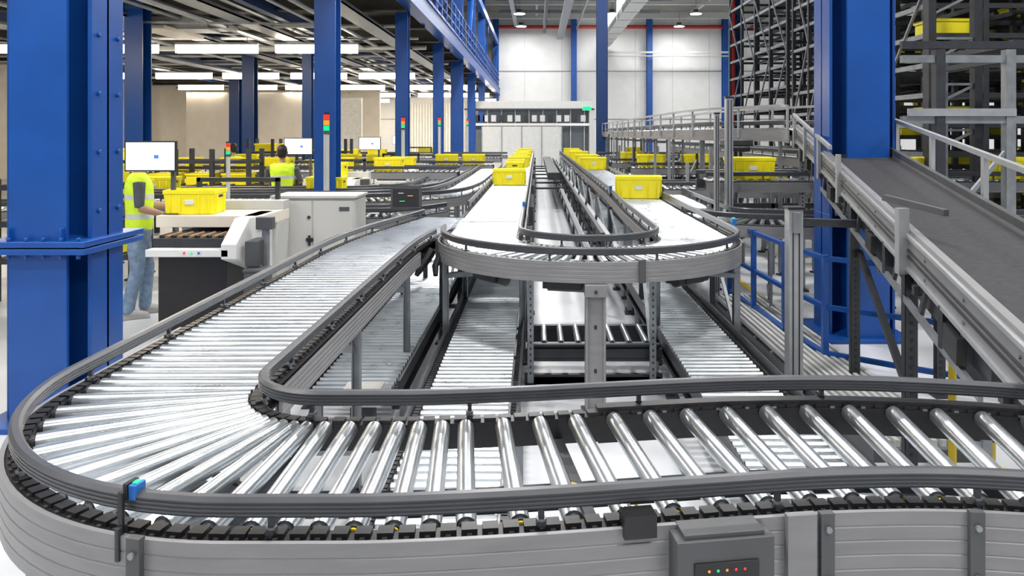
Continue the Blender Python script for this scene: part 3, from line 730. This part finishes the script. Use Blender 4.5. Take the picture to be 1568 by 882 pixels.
mb=MB(); mb.box(-3.08,-2.12,8.6,9.15,.08,1.30,CAB); mb.box(-3.05,-2.15,8.64,9.1,0,.08,DARK); mb.box(-3.1,-2.1,8.57,9.17,1.30,1.33,CAB)
mb.box(-3.06,-2.62,8.585,8.6,.12,1.27,CAB); mb.box(-2.60,-2.14,8.585,8.6,.12,1.27,CAB)
mb.box(-2.66,-2.63,8.57,8.585,.75,.87,DARK); mb.cyl((-2.65,8.57,1.08),(-2.65,8.585,1.08),.02,DARK,n=10); mb.box(-2.3,-2.18,8.58,8.586,1.15,1.2,DGREY)
mb.box(-2.68,-2.6,8.56,8.59,.80,.84,BLACK)
mb.build('electrical_cabinet',bevel=.005)
mb=MB(); mb.obox((-2.72,7.2,.55),(.22,.2,.35),DGREY,.1); mb.obox((-2.72,7.2,.73),(.24,.22,.03),DGREY,.1); mb.obox((-2.72,7.2,.2),(.06,.06,.4),STEEL2); mb.build('waste_bin',bevel=.01)
mb=MB(); tx=-1.52
mb.obox((tx,8.6,1.31),(.36,.03,.28),BLACK,.15,-.35); mb.obox((tx-.003,8.583,1.306),(.30,.006,.22),SDARK,.15,-.35)
for i,(u,v,cc) in enumerate(((-.06,1.36,WHITE),(.05,1.33,LORNG),(-.04,1.27,LGREEN))): mb.obox((tx+u,8.560+(1.36-v)*-.36+.02,v),(.06,.004,.008),cc,.15,-.35)
mb.beam((tx+.05,8.66,1.3),(tx+.2,8.75,1.05),.04,.04,DARK); mb.beam((tx+.2,8.75,1.05),(tx+.2,8.75,0),.05,.05,DARK); mb.build('touch_terminal',bevel=.004)
def tower(x,y,z,pole=0.,s=1.):
    mb=MB(); mb.cyl((x,y,pole),(x,y,z),.045*s,LTGREY,n=12); mb.cyl((x,y,z),(x,y,z+.05*s),.055*s,DGREY,n=12)
    for i,c in enumerate((LGREEN,LORNG,LRED)): mb.cyl((x,y,z+(.05+i*.085)*s),(x,y,z+(.125+i*.085)*s),.045*s,c,n=12); mb.cyl((x,y,z+(.125+i*.085)*s),(x,y,z+(.135+i*.085)*s),.048*s,DGREY,n=12)
    mb.cyl((x,y,z+.305*s),(x,y,z+.33*s),.045*s,BLACK,n=12); mb.build('signal_tower')
tower(-3.25,11.4,2.05); tower(-3.3,18.2,2.15); tower(-3.3,25,2.3); tower(-4.1,9.8,1.75,0,.6); tower(-3.1,33,2.4)

mb=MB(); mb.obox((2.95,10.9,1.92),(.42,.3,.1),DARK); mb.obox((2.95,10.8,1.83),(.3,.2,.08),BLACK); mb.beam((2.95,10.95,1.9),(2.95,10.95,1.4),.05,.05,DARK); mb.beam((2.95,10.95,0),(2.95,10.95,1.4),.05,.05,DARK); mb.build('scanner_head',bevel=.02)

# ------------------------------------------------------------------ 11. people
def person(name,loc,rz,arms,sc_=1.0,hair=HAIR,stride=.0):
    root=empty(name,loc,rz); root.scale=(sc_,)*3
    def rem(ob,vox=.014,it=4):
        r=ob.modifiers.new('remesh','REMESH'); r.mode='VOXEL'; r.voxel_size=vox; r.use_smooth_shade=True
        s=ob.modifiers.new('smooth','SMOOTH'); s.factor=.5; s.iterations=it
    mb=MB()
    mb.rings([(0,0,.80,.10,.09),(0,0,.86,.168,.122),(0,0,.95,.172,.122),(0,0,1.03,.160,.112)],JEANS)
    for sg,dy in ((-1,stride),(1,-stride)):
        mb.tube([(sg*.09,0,.92),(sg*.095,dy*.3,.72),(sg*.10,.03+dy*.6,.50),(sg*.105,.0+dy*.8,.32),(sg*.11,-.03+dy,.06)],[.10,.092,.068,.066,.062],JEANS,16)
    rem(mb.build('trousers',root))
    mb=MB()
    for sg,dy in ((-1,stride),(1,-stride)):
        mb.tube([(sg*.11,-.08+dy,.05),(sg*.112,0+dy,.06),(sg*.115,.10+dy,.04),(sg*.118,.17+dy,.03)],[.035,.05,.042,.025],SHOE,12,)
        mb.box(sg*.112-.04,sg*.112+.04,-.11+dy,.18+dy,0,.02,SHOE)
    rem(mb.build('shoes',root),.01,2)
    mb=MB()
    mb.rings([(0,0,.90,.165,.125),(0,0,.98,.180,.135),(0,0,1.10,.175,.13),(0,.0,1.25,.195,.14),(0,-.005,1.38,.215,.135),(0,-.01,1.45,.19,.11),(0,-.01,1.49,.10,.085),(0,-.005,1.51,.07,.07)],VEST)
    for sg in (-1,1): mb.tube([(sg*.12,-.005,1.42),(sg*.2,-.005,1.42)],[.09,.07],VEST,14)
    rem(mb.build('vest',root))
    mb=MB()
    for sg,(sh,el,wr) in zip((-1,1),arms):
        sh,el,wr=Vector(sh),Vector(el),Vector(wr)
        mb.tube([sh,sh.lerp(el,.5),el],[.062,.055,.046],SHIRT,14)
    rem(mb.build('sleeves',root),.012,3)
    mb=MB()
    for sg,(sh,el,wr) in zip((-1,1),arms):
        sh,el,wr=Vector(sh),Vector(el),Vector(wr); d=(wr-el).normalized()
        mb.tube([el-d*.0,el.lerp(wr,.35),wr],[.040,.041,.027],SKIN,12)
        side=Vector((1,0,0)) if abs(d.x)<.8 else Vector((0,1,0)); side=(side-d*side.dot(d)).normalized(); dn=d.cross(side).normalized()
        if dn.z>0: dn=-dn
        mb.tube([wr-d*.01,wr+d*.03,wr+d*.085],[.026,.040,.040],SKIN,12,sq=(1,.5))
        for i,(off,ln) in enumerate(((-.031,.062),(-.011,.075),(.010,.071),(.030,.055))):
            b0=wr+d*.075+side*off; mb.tube([b0,b0+d*ln*.5+dn*.006,b0+d*ln*.82+dn*.024,b0+d*ln*.9+dn*.042],[.0095,.009,.008,.006],SKIN,8)
        b0=wr+d*.025-side*sg*.03; mb.tube([b0,b0+d*.03-side*sg*.028+dn*.01,b0+d*.062-side*sg*.034+dn*.02],[.013,.011,.008],SKIN,8)
    rem(mb.build('forearms_and_hands',root),.005,2)
    mb=MB(); mb.rings([(0,-.01,1.46,.055,.058),(0,.0,1.56,.052,.056),(0,.005,1.60,.05,.06)],SKIN,16)
    mb.rings([(0,.03,1.575,.03,.03),(0,.03,1.60,.055,.075),(0,.02,1.64,.070,.092),(0,.01,1.69,.077,.100),(0,.005,1.74,.076,.100),(0,0,1.78,.062,.082),(0,0,1.805,.03,.04)],SKIN,20)
    mb.tube([(0,.112,1.695),(0,.128,1.67),(0,.118,1.655)],[.010,.015,.012],SKIN,8)
    for sg in (-1,1): mb.tube([(sg*.076,.0,1.655),(sg*.084,-.005,1.68),(sg*.082,-.005,1.71)],[.010,.018,.012],SKIN,8)
    rem(mb.build('head',root),.007,2)
    mb=MB()
    for sg in (-1,1): mb.tube([(sg*.031,.098,1.695),(sg*.031,.108,1.695)],[.012,.006],EYE,8); mb.obox((sg*.031,.105,1.716),(.034,.01,.007),HAIR)
    mb.obox((0,.104,1.632),(.045,.012,.010),LIP); mb.build('face',root,bevel=.002)
    mb=MB(); mb.rings([(0,-.035,1.60,.055,.05),(0,-.03,1.65,.078,.075),(0,-.022,1.70,.085,.088),(0,-.008,1.745,.086,.104),(0,-.002,1.785,.074,.092),(0,0,1.815,.045,.055),(0,0,1.825,.01,.01)],hair,20)
    rem(mb.build('hair',root),.008,1)
    return root
person('warehouse_worker',(-4.47,8.3,0),math.radians(-62),(((-.215,0,1.42),(-.27,.06,1.15),(-.20,.30,1.13)),((.215,0,1.42),(.27,.0,1.16),(.23,.22,1.08))),1.07,stride=.08)
person('warehouse_worker',(-4.5,13.05,0),math.radians(10),(((-.215,0,1.42),(-.29,.10,1.18),(-.24,.36,1.22)),((.215,0,1.42),(.30,.08,1.18),(.26,.34,1.24))),1.02,stride=.03)
person('warehouse_worker',(-7.4,18,0),math.radians(40),(((-.215,0,1.42),(-.27,.10,1.18),(-.2,.36,1.22)),((.215,0,1.42),(.28,.08,1.18),(.2,.34,1.24))),1.0)

# ------------------------------------------------------------------ 12. lamps
def area(name,loc,sx_,sy_,power,col=(1,1,1),parent=None):
    l=bpy.data.lights.new(name,'AREA'); l.shape='RECTANGLE'; l.size=sx_; l.size_y=sy_; l.energy=power; l.color=col
    o=bpy.data.objects.new(name,l); sc.collection.objects.link(o); o.location=loc
    if parent: o.parent=parent
    return o
n=0
for y,xs in ((12,(-12.4,-9.45,-6.5,)),(21.8,(-15.3,-12.4,-9.45,-6.5)),(32,(-18.2,-15.3,-12.4,-9.45,-6.5)),(40,(-18.2,-15.3,-12.4,-9.45,-6.5,-4.5)),(48,(-15.3,-12.4,-9.45,-6.5,-4.3)),(56,(-15.3,-12.4,-9.45,-6.5,-4.3))):
    for x in xs:
        mb=MB(); mb.box(x-1.22,x+1.22,y-.08,y+.08,4.68,4.74,LTGREY); mb.box(x-1.2,x+1.2,y-.07,y+.07,4.44,4.68,TUBE)
        for q in (-.9,.9): mb.cyl((x+q,y,4.74),(x+q,y,5.1),.008,DARK,n=6)
        o=mb.build('fluorescent_lamp')
        if n%2==0: area('lamp_light',(x,y,4.42),2.4,.14,170,(1,.89,.74),o)
        n+=1
for y in (3,11,19,27,35,43,51,57):
    for x in (-1.2,5.2,11):
        mb=MB(); mb.cyl((x,y,10.35),(x,y,10.45),.42,LTGREY,r1=.3,n=20); mb.cyl((x,y,10.45),(x,y,10.65),.18,DGREY,n=12); mb.cyl((x,y,10.33),(x,y,10.35),.38,BAY,n=20); mb.cyl((x,y,10.65),(x,y,11.4),.01,DARK,n=6)
        o=mb.build('high_bay_lamp')
        area('lamp_light',(x,y,10.3),1.0,1.0,500 if y<50 else 260,(1,.98,.96),o)
for x,y in ((-4.5,2),(-9,3),(-8,-2),(0,-3),(4,-2)):
    mb=MB(); mb.box(x-1.3,x+1.3,y-.15,y+.15,7.06,7.16,LTGREY); mb.box(x-1.2,x+1.2,y-.1,y+.1,7.0,7.06,TUBE); mb.cyl((x,y,7.16),(x,y,11.4),.01,DARK,n=6)
    o=mb.build('fluorescent_lamp'); area('lamp_light',(x,y,6.97),2.4,.3,210,(1,.98,.95),o)

w=bpy.data.worlds.new('world'); sc.world=w; w.use_nodes=True
w.node_tree.nodes['Background'].inputs[0].default_value=(.80,.88,1,1); w.node_tree.nodes['Background'].inputs[1].default_value=.24

# ------------------------------------------------------------------ camera
cam=bpy.data.cameras.new('camera'); co=bpy.data.objects.new('camera',cam); sc.collection.objects.link(co)
co.location=(0,0,H); co.rotation_euler=(math.radians(90),0,0)
cam.sensor_width=36; cam.lens=25.94; cam.shift_x=-.0242; cam.shift_y=-.1505; cam.clip_start=.05; cam.clip_end=200
sc.camera=co
sc.view_settings.view_transform='Standard'
sc.view_settings.exposure=0.08
